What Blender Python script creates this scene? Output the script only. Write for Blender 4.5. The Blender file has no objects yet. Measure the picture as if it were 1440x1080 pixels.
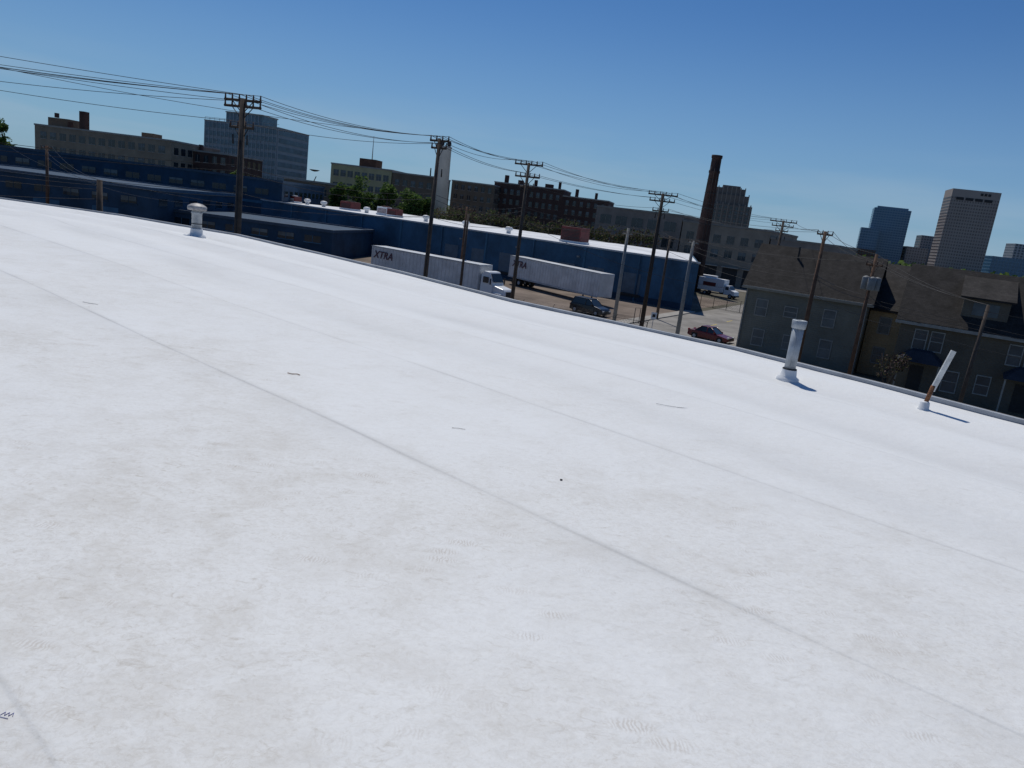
import bpy, bmesh, math, random
from mathutils import Matrix, Vector, noise
random.seed(7)
EYE=10.5; ROOF=8.9
G=math.radians(-28.8)
C=bpy.context.collection
rad=math.radians
# ---------------- camera
r=rad(7.3);p=rad(12.9)
cam=bpy.data.objects.new("camera",bpy.data.cameras.new("camera"));C.objects.link(cam)
cam.data.lens=26;cam.data.sensor_width=36;cam.data.clip_end=20000
up0=Vector((0,math.sin(p),math.cos(p)));XX=Vector((1,0,0));fw=Vector((0,math.cos(p),-math.sin(p)))
R_=XX*math.cos(r)+up0*math.sin(r);U_=-XX*math.sin(r)+up0*math.cos(r)
m=Matrix((R_,U_,-fw)).transposed().to_4x4();m.translation=(0,0,EYE);cam.matrix_world=m
bpy.context.scene.camera=cam
vs=bpy.context.scene.view_settings
vs.view_transform='Standard';vs.look='None';vs.exposure=0
# ---------------- sky + sun
SE=59;SA=-14.5
w=bpy.data.worlds.new("World");bpy.context.scene.world=w;w.use_nodes=True
nt=w.node_tree;N=nt.nodes;K=nt.links
s=N.new("ShaderNodeTexSky");s.sky_type='NISHITA';s.sun_disc=False
s.sun_elevation=rad(SE);s.sun_rotation=rad(SA);s.dust_density=0.35;s.ozone_density=2.0;s.air_density=1.0;s.altitude=200
tint=N.new("ShaderNodeMix");tint.data_type='RGBA';tint.blend_type='MULTIPLY';tint.inputs[0].default_value=1
tint.inputs[7].default_value=(.38,.68,1.03,1)
K.new(s.outputs[0],tint.inputs[6])
# thin haze clouds low over the horizon
tc=N.new("ShaderNodeTexCoord");sx=N.new("ShaderNodeSeparateXYZ");K.new(tc.outputs['Generated'],sx.inputs[0])
mp=N.new("ShaderNodeMapping");mp.inputs['Scale'].default_value=(2.2,2.2,16);K.new(tc.outputs['Generated'],mp.inputs[0])
nz=N.new("ShaderNodeTexNoise");nz.inputs['Scale'].default_value=1.6;nz.inputs['Detail'].default_value=6;K.new(mp.outputs[0],nz.inputs[0])
cr=N.new("ShaderNodeMapRange");cr.inputs[1].default_value=.42;cr.inputs[2].default_value=.72;K.new(nz.outputs[0],cr.inputs[0])
el=N.new("ShaderNodeMapRange");el.inputs[1].default_value=.13;el.inputs[2].default_value=.03;K.new(sx.outputs[2],el.inputs[0])
mu=N.new("ShaderNodeMath");mu.operation='MULTIPLY';K.new(cr.outputs[0],mu.inputs[0]);K.new(el.outputs[0],mu.inputs[1])
mu2=N.new("ShaderNodeMath");mu2.operation='MULTIPLY';mu2.inputs[1].default_value=.75;K.new(mu.outputs[0],mu2.inputs[0])
cm=N.new("ShaderNodeMix");cm.data_type='RGBA';cm.inputs[7].default_value=(5.0,6.9,8.8,1)
hz=N.new("ShaderNodeMapRange");hz.interpolation_type='SMOOTHSTEP';hz.inputs[1].default_value=.30;hz.inputs[2].default_value=-.02;hz.inputs[4].default_value=.55;K.new(sx.outputs[2],hz.inputs[0])
hm=N.new("ShaderNodeMix");hm.data_type='RGBA';hm.inputs[7].default_value=(4.2,6.6,9.2,1);K.new(hz.outputs[0],hm.inputs[0]);K.new(tint.outputs[2],hm.inputs[6])
K.new(mu2.outputs[0],cm.inputs[0]);K.new(hm.outputs[2],cm.inputs[6])
K.new(cm.outputs[2],N["Background"].inputs[0]);N["Background"].inputs[1].default_value=0.064
L=bpy.data.lights.new("sun",'SUN');L.energy=3.0;L.angle=0.009;L.color=(1,.96,.88)
lo=bpy.data.objects.new("sun",L);C.objects.link(lo)
sd=Vector((math.sin(rad(SA))*math.cos(rad(SE)),math.cos(rad(SA))*math.cos(rad(SE)),math.sin(rad(SE))))
lo.rotation_euler=(-sd).to_track_quat('-Z','Y').to_euler()
# ---------------- materials
MC={}
def mat(n,c,rough=.8,var=.25,sc=1.5,bump=0,metal=0,spec=.3,kind=None,c2=None,ks=1.0,transl=0):
    if n in MC:return MC[n]
    mt=bpy.data.materials.new(n);mt.use_nodes=True;t=mt.node_tree;b=t.nodes["Principled BSDF"]
    b.inputs['Roughness'].default_value=rough;b.inputs['Metallic'].default_value=metal;b.inputs['Specular IOR Level'].default_value=spec
    tc=t.nodes.new("ShaderNodeTexCoord")
    nz=t.nodes.new("ShaderNodeTexNoise");nz.inputs['Scale'].default_value=sc;nz.inputs['Detail'].default_value=7;nz.inputs['Roughness'].default_value=.65
    t.links.new(tc.outputs['Object'],nz.inputs[0])
    mr=t.nodes.new("ShaderNodeMapRange");mr.inputs[1].default_value=.3;mr.inputs[2].default_value=.7;mr.inputs[3].default_value=1-var;mr.inputs[4].default_value=1+var
    t.links.new(nz.outputs[0],mr.inputs[0])
    mx=t.nodes.new("ShaderNodeMix");mx.data_type='RGBA';mx.blend_type='MULTIPLY';mx.inputs[0].default_value=1
    mx.inputs[6].default_value=(*c,1);t.links.new(mr.outputs[0],mx.inputs[7])
    hsrc=nz.outputs[0]
    if kind=='brick':
        mp=t.nodes.new("ShaderNodeMapping");mp.inputs['Rotation'].default_value=(rad(90),0,0)
        t.links.new(tc.outputs['Object'],mp.inputs[0])
        bk=t.nodes.new("ShaderNodeTexBrick");bk.inputs['Scale'].default_value=ks
        bk.inputs['Color1'].default_value=(*c,1);bk.inputs['Color2'].default_value=(*(c2 or [x*.7 for x in c]),1)
        bk.inputs['Mortar'].default_value=(*[min(1,x*.6) for x in c],1);bk.inputs['Mortar Size'].default_value=.02
        t.links.new(mp.outputs[0],bk.inputs[0]);t.links.new(bk.outputs[0],mx.inputs[6]);hsrc=bk.outputs[1]
    if kind in('siding','ribs'):
        wv=t.nodes.new("ShaderNodeTexWave");wv.wave_profile='SAW' if kind=='siding' else 'SIN'
        wv.bands_direction='Z' if kind=='siding' else 'X';wv.inputs['Scale'].default_value=ks
        t.links.new(tc.outputs['Object'],wv.inputs[0]);hsrc=wv.outputs[1]
    t.links.new(mx.outputs[2],b.inputs[0])
    if bump:
        bp=t.nodes.new("ShaderNodeBump");bp.inputs['Strength'].default_value=bump;bp.inputs['Distance'].default_value=.05
        t.links.new(hsrc,bp.inputs['Height']);t.links.new(bp.outputs[0],b.inputs['Normal'])
    if transl:
        tr=t.nodes.new("ShaderNodeBsdfTranslucent");t.links.new(mx.outputs[2],tr.inputs[0])
        ms=t.nodes.new("ShaderNodeMixShader");ms.inputs[0].default_value=transl
        t.links.new(b.outputs[0],ms.inputs[1]);t.links.new(tr.outputs[0],ms.inputs[2]);t.links.new(ms.outputs[0],t.nodes["Material Output"].inputs[0])
    MC[n]=mt;return mt
GLASS=mat("window_glass",(.02,.03,.04),.15,.5,.3,spec=.6)
LGLASS=mat("blind_glass",(.10,.12,.13),.3,.5,.4,spec=.5)
BLUE=mat("blue_painted_wall",(.035,.095,.165),.7,.45,.22,.3,kind='ribs',ks=1.2)
BLUE2=mat("faded_blue_wall",(.05,.13,.21),.75,.3,.3)
BLUED=mat("dark_blue_wall",(.022,.055,.10),.75,.4,.25)
WHITE=mat("white_paint",(.72,.73,.74),.5,.1,4)
WROOF=mat("white_roof_coating",(.68,.69,.70),.7,.3,.15)
CONC=mat("concrete",(.33,.31,.28),.9,.2,.4)
TAN=mat("tan_masonry",(.27,.22,.165),.9,.25,.25)
TAND=mat("brown_masonry",(.17,.13,.095),.9,.25,.25)
GRAYB=mat("gray_masonry",(.19,.17,.155),.9,.25,.25)
BRK=mat("dark_brick",(.085,.05,.042),.9,.3,.4)
YEL=mat("cream_panel",(.42,.38,.22),.8,.15,.3)
WOOD=mat("weathered_wood_pole",(.09,.07,.058),.9,.35,3)
WOODR=mat("brown_wood_pole",(.12,.07,.048),.9,.35,3)
GRAYP=mat("gray_pole_paint",(.22,.225,.225),.6,.2,3)
GALV=mat("galvanised_steel",(.36,.39,.42),.55,.28,6,metal=.3)
DARK=mat("dark_metal",(.03,.03,.032),.6,.2,3)
RUBBER=mat("tyre_rubber",(.02,.02,.02),.85,.2,3)
RUST=mat("rusty_steel",(.20,.09,.045),.9,.5,30,.4)
RED=mat("red_painted_metal",(.13,.03,.03),.6,.3,1)
PORC=mat("insulator_porcelain",(.12,.08,.07),.4,.1,3)
TRIM=mat("house_trim",(.30,.30,.28),.7,.2,2)
SHING=mat("asphalt_shingles",(.040,.036,.034),.95,.45,1.0,.4,kind='brick',ks=2.0)
SIDG=mat("gray_siding",(.18,.185,.165),.85,.25,.35,.6,kind='siding',ks=1.6)
SIDT=mat("sunlit_tan_siding",(.40,.31,.19),.85,.2,.4,.6,kind='siding',ks=1.6)  # light tan puts the look of a sunlit side wall into the colour
SIDB=mat("brown_siding",(.125,.115,.095),.85,.28,.35,.6,kind='siding',ks=1.6)
# ---------------- mesh helpers
def empty(n,x=0,y=0,z=0,rz=0):
    e=bpy.data.objects.new(n,None);e.location=(x,y,z);e.rotation_euler=(0,0,rz);e.empty_display_size=.3;C.objects.link(e);return e
def mk(n,v,f,mt,par=None,smooth=False,bev=0):
    me=bpy.data.meshes.new(n);me.from_pydata(v,[],f);me.update()
    bm=bmesh.new();bm.from_mesh(me);bmesh.ops.recalc_face_normals(bm,faces=bm.faces);bm.to_mesh(me);bm.free()
    o=bpy.data.objects.new(n,me);C.objects.link(o)
    if mt:me.materials.append(mt)
    if par:o.parent=par
    if smooth:
        for q in me.polygons:q.use_smooth=True
    if bev:
        b=o.modifiers.new("b",'BEVEL');b.width=bev;b.segments=2;b.limit_method='ANGLE'
    return o
BF=[(0,3,2,1),(4,5,6,7),(0,1,5,4),(1,2,6,5),(2,3,7,6),(3,0,4,7)]
def boxes(n,L,mt,par=None,bev=0):
    v=[];f=[]
    for (a,b,c,d,e,g) in L:
        k=len(v);v+=[(a,b,c),(d,b,c),(d,e,c),(a,e,c),(a,b,g),(d,b,g),(d,e,g),(a,e,g)]
        f+=[tuple(k+i for i in q) for q in BF]
    return mk(n,v,f,mt,par,bev=bev)
def tube(v,f,p0,p1,r0,r1,n=10,cap=True):
    p0=Vector(p0);p1=Vector(p1);d=(p1-p0).normalized();a=d.orthogonal().normalized();b=d.cross(a);k=len(v)
    for P,rr in((p0,r0),(p1,r1)):
        for i in range(n):
            t=2*math.pi*i/n;v.append(tuple(P+a*math.cos(t)*rr+b*math.sin(t)*rr))
    for i in range(n):j=(i+1)%n;f.append((k+i,k+j,k+n+j,k+n+i))
    if cap:f.append(tuple(k+i for i in range(n)));f.append(tuple(k+n+i for i in range(n)))
def tubes(n,L,mt,par=None,seg=10,smooth=True):
    v=[];f=[]
    for t in L:tube(v,f,*t,n=seg)
    o=mk(n,v,f,mt,par)
    if smooth:
        for q in o.data.polygons:q.use_smooth=len(q.vertices)==4
    return o
def lathe(n,prof,mt,par=None,seg=28,flute=0):
    v=[];f=[]
    for (rr,z) in prof:
        for i in range(seg):
            t=2*math.pi*i/seg;q=rr*(1+(flute if i%2 else 0));v.append((q*math.cos(t),q*math.sin(t),z))
    for k in range(len(prof)-1):
        for i in range(seg):j=(i+1)%seg;f.append((k*seg+i,k*seg+j,(k+1)*seg+j,(k+1)*seg+i))
    f.append(tuple(range(seg)));f.append(tuple((len(prof)-1)*seg+i for i in range(seg)))
    o=mk(n,v,f,mt,par)
    for q in o.data.polygons:q.use_smooth=len(q.vertices)==4
    return o
# ---------------- ground, streets
GRD=mat("ground_soil",(.13,.12,.095),.95,.35,.05,spec=.05)
mk("ground",[(-9000,-3000,0),(9000,-3000,0),(9000,14000,0),(-9000,14000,0)],[(0,1,2,3)],GRD)
def uv(u,v,z):return (.876*u+.482*v, -.482*u+.876*v, z)
def uvrect(n,u0,v0,u1,v1,z,mt):return mk(n,[uv(u0,v0,z),uv(u1,v0,z),uv(u1,v1,z),uv(u0,v1,z)],[(0,1,2,3)],mt)
uvrect("parking_lot",-150,45,-31,135,.004,mat("worn_parking_asphalt",(.19,.155,.13),.95,.45,.15,spec=.05))
uvrect("street",-29.5,20,-18,178,.006,mat("street_concrete",(.26,.245,.225),.95,.3,.25,spec=.05))
uvrect("street",-120,168,140,182,.010,mat("street_concrete",(0,0,0)))
boxes("sidewalk",[(-31,20,0,-29.5,105,.13),(-18,20,0,-16.8,166,.13)],CONC).rotation_euler=(0,0,G)
mk("lane_marking",sum([[uv(-23.8,v,.014),uv(-23.65,v,.014),uv(-23.65,v+3,.014),uv(-23.8,v+3,.014)] for v in range(60,165,8)],[]),[tuple(range(4*i,4*i+4)) for i in range(14)],mat("yellow_road_paint",(.5,.38,.08),.8))
uvrect("grass_verge",-16.8,30,-15,66,.02,mat("grass",(.05,.09,.025),.95,.4,1.5,.5))
# ---------------- the white membrane roof we stand on
edge=[(-60,31),(-17,24.1),(-12.9,23.4),(-8.4,21.4),(-2.8,16.5),(-.19,13.72),(3.28,11.2),(4.84,9.45),(5.8,8.25),(9,5.2),(16,-1)]
sl=.83;nn=math.sqrt(1+sl*sl);sdir=Vector((1/nn,-sl/nn));qdir=Vector((sl/nn,1/nn))
def lq(x,y):return (x*sdir.x+y*sdir.y, x*qdir.x+y*qdir.y)
el_=[lq(*e) for e in edge]
def eq(l):
    for i in range(len(el_)-1):
        a,b=el_[i],el_[i+1]
        if a[0]<=l<=b[0]:return a[1]+(b[1]-a[1])*(l-a[0])/(b[0]-a[0])
    return el_[-1][1] if l>el_[-1][0] else el_[0][1]
lmin=el_[0][0];lmax=el_[-1][0]
seamc=[4.02+2.41*k for k in(-3,-2,0,1,2,3,4,5,6,7)]+[.78]
seams=sorted(x/nn for x in seamc)
SW={}
for x in seams:SW[x]=1.0 if abs(x-4.02/nn)<.01 else (.6 if abs(x-.78/nn)<.01 or abs(x-6.43/nn)<.01 else .45)
def gs(x,c,w_):return math.exp(-((x-c)/w_)**2)
def hgt(l,q):
    e=eq(l)-q
    h=0
    prev=max([x for x in seams if x<=q],default=None)
    if prev is not None:h+=.004*(.4+.6*SW[prev])*math.exp(-(q-prev)/.5)
    # tapered-insulation swales near the eave and slow waviness
    m_=.8+.5*noise.noise(Vector((l*.12,1.7,3)))
    ee=e+.12*noise.noise(Vector((l*.3,8,1)))
    h+=m_*(.050*gs(ee,.8,.30)-.03*gs(ee,1.35,.30)+.050*gs(ee,2.2,.32)-.03*gs(ee,2.8,.35)+.036*gs(ee,3.8,.34)-.022*gs(ee,4.5,.4)+.022*gs(ee,5.9,.36))
    h+=.012*noise.noise(Vector((l*.35,q*.9,0)))+.006*noise.noise(Vector((l*.6,q*2.6,4)))+.0018*noise.noise(Vector((l*2.2,q*6,9)))
    return h
qs=[]
q=-9
while q<26:
    qs.append(q);q+=.06 if -1<q<14 else .25
for sm in seams:
    qs+=[sm-.03,sm-.012,sm-.004,sm+.004,sm+.012,sm+.035]
qs=sorted(set(round(x,4) for x in qs))
ls=[];l=lmin
while l<lmax:
    ls.append(l);l+=.14 if -14<l<6 else .6
ls=sorted(set(ls+[e[0] for e in el_]))
v=[];f=[];dirt_and_shade=[]
for l in ls:
    E=eq(l)
    for q in qs:
        qq=min(q,E);P=sdir*l+qdir*qq
        v.append((P.x,P.y,ROOF+hgt(l,qq)))
        d=0
        for sm in seams:
            x=qq-sm
            if abs(x)>1.2:continue
            k_=SW[sm]
            d=max(d,k_*math.exp(-(abs(x)/.022)) *max(.2,.65+.8*noise.noise(Vector((l*.9,sm*9,1)))), k_*(math.exp(x/.25)*.42 if x<0 else math.exp(-x/.03)*.3)*max(0,.5+1.0*noise.noise(Vector((l*1.3,sm*5,7)))))
        # swale shade painted as gray strips along the dips beside the eave
        ee=E-qq+.12*noise.noise(Vector((l*.3,8,1)))
        nz1=max(0,.6+noise.noise(Vector((l*.35,3,3))));nz2=max(0,.6+noise.noise(Vector((l*.35,9,3))));nz3=max(0,.55+noise.noise(Vector((l*.35,19,3))))
        d=max(d,.5*gs(ee,1.4,.22)*nz1,.5*gs(ee,2.9,.28)*nz2,.42*gs(ee,4.6,.32)*nz3)
        dirt_and_shade.append(d)
nq=len(qs)
for i in range(len(ls)-1):
    for j in range(nq-1):
        if qs[j]<eq(ls[i]) or qs[j]<eq(ls[i+1]):
            f.append((i*nq+j,(i+1)*nq+j,(i+1)*nq+j+1,i*nq+j+1))
me=bpy.data.meshes.new("membrane");me.from_pydata(v,[],f);me.update()
at=me.attributes.new("dirt_and_shade",'FLOAT','POINT');at.data.foreach_set("value",dirt_and_shade)
bm=bmesh.new();bm.from_mesh(me)
bmesh.ops.remove_doubles(bm,verts=bm.verts,dist=.0002);bmesh.ops.recalc_face_normals(bm,faces=bm.faces)
if sum(x.normal.z for x in bm.faces)<0:bmesh.ops.reverse_faces(bm,faces=bm.faces)
loose=[x for x in bm.verts if not x.link_faces];bmesh.ops.delete(bm,geom=loose,context='VERTS')
bm.to_mesh(me);bm.free()
for q_ in me.polygons:q_.use_smooth=True
bld=empty("flat_roof_building",0,0,0)
mem=bpy.data.objects.new("roof_membrane",me);C.objects.link(mem);mem.parent=bld
# membrane material
mt=bpy.data.materials.new("white_tpo_membrane");mt.use_nodes=True;t=mt.node_tree;b=t.nodes["Principled BSDF"];me.materials.append(mt)
b.inputs['Roughness'].default_value=.6;b.inputs['Specular IOR Level'].default_value=.15
NN=t.nodes.new;LK=t.links.new
tc=NN("ShaderNodeTexCoord")
mp=NN("ShaderNodeMapping");mp.inputs['Rotation'].default_value=(0,0,math.atan(sl));LK(tc.outputs['Object'],mp.inputs[0])
def nzn(scale,det,vec,rough=.6,dist=0):
    n=NN("ShaderNodeTexNoise");n.inputs['Scale'].default_value=scale;n.inputs['Detail'].default_value=det;n.inputs['Roughness'].default_value=rough;n.inputs['Distortion'].default_value=dist;LK(vec,n.inputs[0]);return n.outputs[0]
def mrg(src,a,b_,c=0,d=1):
    n=NN("ShaderNodeMapRange");n.inputs[1].default_value=a;n.inputs[2].default_value=b_;n.inputs[3].default_value=c;n.inputs[4].default_value=d;LK(src,n.inputs[0]);return n.outputs[0]
def mth(op,a,b_):
    n=NN("ShaderNodeMath");n.operation=op
    for i,x in enumerate((a,b_)):
        if isinstance(x,(int,float)):n.inputs[i].default_value=x
        else:LK(x,n.inputs[i])
    return n.outputs[0]
def mixc(fac,a,c,blend='MIX'):
    n=NN("ShaderNodeMix");n.data_type='RGBA';n.blend_type=blend
    if isinstance(fac,float):n.inputs[0].default_value=fac
    else:LK(fac,n.inputs[0])
    for i,x in((6,a),(7,c)):
        if isinstance(x,tuple):n.inputs[i].default_value=(*x,1)
        else:LK(x,n.inputs[i])
    return n.outputs[2]
obj=tc.outputs['Object']
# soiling grows towards the walked-on part of the roof (building coordinates: distance from eave)
sp=NN("ShaderNodeSeparateXYZ");LK(mp.outputs[0],sp.inputs[0])
walk=mrg(sp.outputs[1],7.0,2.4)
big=mrg(nzn(.45,4,obj),.34,.62)
big=mth('MULTIPLY',mth('ADD',big,.3),mth('ADD',mth('MULTIPLY',walk,.75),.22))
mid=mrg(nzn(2.6,9,mp.outputs[0],.74,.4),.46,.70)
mps=NN("ShaderNodeMapping");mps.inputs['Rotation'].default_value=(0,0,.5);mps.inputs['Scale'].default_value=(1,2.0,1);LK(obj,mps.inputs[0])
mps2=NN("ShaderNodeMapping");mps2.inputs['Rotation'].default_value=(0,0,-.9);mps2.inputs['Scale'].default_value=(1,2.4,1);LK(obj,mps2.inputs[0])
scr=mth('MAXIMUM',mrg(nzn(9,8,mps.outputs[0],.78,1.0),.56,.68),mrg(nzn(8,8,mps2.outputs[0],.78,1.0),.57,.69))
fine=mrg(nzn(32,7,obj,.8,.8),.46,.68)
col=mixc(mth('MULTIPLY',big,.42),(.775,.785,.785),(.69,.685,.66))
col=mixc(mth('MULTIPLY',mth('MULTIPLY',mid,mth('ADD',big,.10)),.45),col,(.55,.525,.48))
col=mixc(mth('MULTIPLY',mth('MULTIPLY',scr,mth('ADD',big,.10)),.50),col,(.48,.445,.39))
col=mixc(mth('MULTIPLY',mth('MULTIPLY',fine,mth('ADD',big,.12)),.40),col,(.52,.49,.44))
# boot-sole prints: small clusters of ridged marks
vo=NN("ShaderNodeTexVoronoi");vo.inputs['Scale'].default_value=3.0;vo.inputs['Randomness'].default_value=1;LK(mps2.outputs[0],vo.inputs[0])
fp=mrg(vo.outputs['Distance'],.32,.14)
wv=NN("ShaderNodeTexWave");wv.inputs['Scale'].default_value=20;wv.inputs['Distortion'].default_value=11;wv.inputs['Detail'].default_value=3;LK(obj,wv.inputs[0])
fp=mth('MULTIPLY',mth('MULTIPLY',fp,mrg(wv.outputs[1],.35,.75)),mth('MULTIPLY',mrg(nzn(1.1,4,obj,.7),.44,.58),mth('ADD',walk,.12)))
col=mixc(mth('MULTIPLY',fp,.34),col,(.44,.38,.32))
ad=NN("ShaderNodeAttribute");ad.attribute_name="dirt_and_shade"
col=mixc(mth('MULTIPLY',ad.outputs['Fac'],.62),col,(.44,.44,.435))  # grays both the seam dirt and the painted swale shade
LK(col,b.inputs[0])
bp=NN("ShaderNodeBump");bp.inputs['Strength'].default_value=.4;bp.inputs['Distance'].default_value=.012
LK(mth('ADD',nzn(14,5,obj),mth('MULTIPLY',nzn(3,4,mp.outputs[0]),2.0)),bp.inputs['Height']);LK(bp.outputs[0],b.inputs['Normal'])
# eave metal + walls under the roof
v=[];f=[];v2=[];f2=[]
for (x,y) in edge:
    v+=[(x,y,ROOF+.05),(x+.05,y+.07,ROOF+.05),(x+.05,y+.07,ROOF-.12),(x+.01,y+.01,ROOF-.12)]
    v2+=[(x+.005,y+.005,ROOF-.03),(x+.005,y+.005,0)]
for i in range(len(edge)-1):
    k=4*i
    f+=[(k,k+4,k+5,k+1),(k+1,k+5,k+6,k+2),(k+2,k+6,k+7,k+3),(k+3,k+7,k+4,k)]
    f2.append((2*i,2*i+1,2*i+3,2*i+2))
mk("edge_flashing",v,f,mat("edge_metal",(.34,.36,.39),.6,.2,3),bld)
mk("outer_wall",v2,f2,TAND,bld)
mk("edge_cable",*(lambda V,F:([tube(V,F,(a[0]+.1,a[1]+.12,ROOF+.03),(b_[0]+.1,b_[1]+.12,ROOF+.03),.014,.014,6) for a,b_ in zip(edge,edge[1:])],(V,F))[1])([],[]),DARK,bld)
# ---------------- roof penetrations
def vent(x,y,s):
    e=empty("roof_vent",x,y,ROOF+.02);e.scale=(s,s,s)
    lathe("flashing_boot",[(.24,-.05),(.22,.015),(.16,.05),(.145,.17),(.15,.18),(.13,.19)],WHITE,e)
    lathe("stack",[(.125,.1),(.125,.56),(.14,.57),(.14,.60),(.125,.61),(.125,.70)],GALV,e)
    lathe("hood",[(.10,.64),(.22,.65),(.235,.67),(.235,.74),(.215,.76),(.15,.80),(.06,.825),(.01,.83)],mat("weathered_hood",(.36,.35,.34),.6,.4,9,metal=.2),e)
    tubes("bands",[((0,0,.30),(0,0,.315),.131,.131)],DARK,e,28)
vent(-8.6,19.3,1);vent(-12.98,17.6,.55)
e=empty("galvanised_vent_pipe",3.46,9.26,ROOF+.01)
lathe("flashing_boot",[(.15,-.05),(.135,.01),(.10,.03),(.09,.11),(.082,.13)],WHITE,e)
lathe("clamp",[(.084,.105),(.088,.108),(.088,.128),(.084,.13)],DARK,e)
lathe("pipe",[(.07,0),(.07,.66)],GALV,e,32)
lathe("crimped_collar",[(.073,.64),(.082,.65),(.086,.74),(.078,.745),(.06,.745),(.058,.68)],GALV,e,36,.07)
tubes("seam",[((-.03,-.0655,.1),(-.03,-.0655,.64),.004,.004)],GALV,e,6)
e=empty("bent_vent_post",4.66,8.24,ROOF+.01)
lathe("flashing_boot",[(.09,-.05),(.08,.01),(.056,.03),(.05,.10),(.036,.115)],WHITE,e)
tubes("rusty_pipe",[((0,0,.05),(.045,0,.30),.024,.024)],RUST,e,16)
v=[];f=[];a=Vector((.042,0,.24));b2=Vector((.155,-.02,.72));d=(b2-a).normalized();sx_=Vector((1,0,0)).cross(d).cross(d).normalized()*.028;sy_=Vector((0,.014,0))
for P in(a,b2):v+=[tuple(P-sx_-sy_),tuple(P+sx_-sy_),tuple(P+sx_+sy_),tuple(P-sx_+sy_)]
mk("white_sleeve",v,BF,mat("white_sleeve_paint",(.58,.59,.58),.6,.25,12),e,bev=.004)
# loose litter
def twig(n,x,y,pts,mt,rr=.004):
    L_,Q_=lq(x,y)
    e=empty(n,x,y,ROOF+hgt(L_,Q_)+rr);tubes("piece",[((a[0],a[1],.002),(b_[0],b_[1],.003),rr,rr*.8) for a,b_ in zip(pts,pts[1:])],mt,e,6)
TW=mat("dry_twig",(.32,.18,.11),.9,.3,20)
twig("twig",-1.9,6.25,[(-.055,.01),(-.01,-.008),(.03,.012),(.06,-.012)],TW,.004)
twig("twig",-.35,5.25,[(-.05,0),(.0,.008),(.05,0)],mat("pale_twig",(.45,.41,.36)),.002)
L_,Q_=lq(.385,4.43)
boxes("roof_pebble",[(.378,4.43,ROOF+hgt(L_,Q_)-.004,.394,4.441,ROOF+hgt(L_,Q_)+.009)],DARK,bev=.003)
twig("wire_scrap",1.6,6.9,[(-.2,.03),(-.1,.0),(.0,-.012),(.1,0),(.16,.03)],GRAYP,.0022)
twig("wire_scrap",-4.9,8.3,[(-.1,.03),(-.02,.0),(.1,-.012)],GRAYP,.0025)
# blue marker scrawl bottom-left
L_,Q_=lq(-1.32,1.83)
e=empty("marker_scrawl",-1.335,1.85,ROOF+hgt(L_,Q_)+.001)
tubes("ink",[((-.02+.006*i,(.006 if i%2 else -.007),.0005),(-.014+.006*i,(-.007 if i%2 else .008),.0005),.0009,.0009) for i in range(6)]+[((-.02,-.014,.0005),(.01,-.018,.0005),.0009,.0009)],mat("blue_ink",(.14,.15,.34)),e,5)
# ---------------- building generator
def wins(par,L,Dp,rows,cols,ww,wh,z0,dz,faces='F',x0=None,x1=None,glass=GLASS,trim=None,skip=0):
    g=[];s_=[];bl=[]
    def run(face,length,a0,a1):
        k=cols if face=='F' else max(1,int(cols*length/L))
        st=(a1-a0)/k
        for rr in range(rows):
            for c in range(k):
                if random.random()<skip:continue
                c0=a0+st*(c+.5)-ww/2;z=z0+dz*rr
                if face=='F':
                    g.append((c0,-.04,z,c0+ww,.05,z+wh));s_.append((c0-.12,-.10,z-.16,c0+ww+.12,.03,z-.01));s_.append((c0+ww/2-.04,-.07,z,c0+ww/2+.04,-.041,z+wh))
                    if random.random()<.4:bl.append((c0+.05,-.05,z+wh*random.uniform(.3,.75),c0+ww-.05,-.041,z+wh-.03))
                elif face=='L':g.append((-.04,c0,z,.05,c0+ww,z+wh));s_.append((-.1,c0-.12,z-.16,.03,c0+ww+.12,z-.01))
                else:g.append((L-.05,c0,z,L+.04,c0+ww,z+wh));s_.append((L-.03,c0-.12,z-.16,L+.1,c0+ww+.12,z-.01))
    for fc in faces:
        ln=L if fc=='F' else Dp
        run(fc,ln,(x0 if x0 is not None and fc=='F' else .03*ln),(x1 if x1 is not None and fc=='F' else .97*ln))
    boxes("windows",g,glass,par)
    boxes("sills",s_,trim or CONC,par)
    if bl:boxes("window_blinds",bl,LGLASS,par)
def bldg(n,x,y,ang,L,Dp,h,wall,parapet=.5,coping=None):
    e=empty(n,x,y,0,ang)
    boxes("walls",[(0,0,0,L,Dp,h)],wall,e)
    boxes("parapet_coping",[(-.15,-.15,h-.25,L+.15,.25,h+.2),(-.15,Dp-.25,h-.25,L+.15,Dp+.15,h+.2),(-.15,.25,h-.25,.25,Dp-.25,h+.2),(L-.25,.25,h-.25,L+.15,Dp-.25,h+.2)],coping or CONC,e)
    return e
# front blue warehouse (splayed east end)
e=empty("blue_warehouse",24.2-.876*91,107+.482*91,0,G)
LW=91
def splay(n,ins,z0,z1,mt):
    a=ins
    pts=[(a,a),(LW-a*1.35,a),(LW-15-a*1.35,46-a),(a,46-a)]
    return mk(n,[(x,y,z0) for x,y in pts]+[(x,y,z1) for x,y in pts],BF,mt,e)
splay("walls",0,0,6.9,BLUE);splay("roof",.3,6.9,6.97,WROOF)
boxes("coping",[(-.1,-.12,6.85,LW+.1,.3,7.08)],mat("white_coping",(.42,.45,.48),.6,.25,.5),e)
boxes("pilasters",[(i,-.14,0,i+.35,-.002,6.84) for i in range(1,91,9)],BLUE2,e)
boxes("dock_doors",[(i,-.06,1.1,i+2.7,.02,4.1) for i in(47,52.5,58,63.5,69,74,80)],mat("dock_door",(.10,.14,.18),.6,.2,1,.3,kind='siding',ks=1.0),e)
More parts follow.
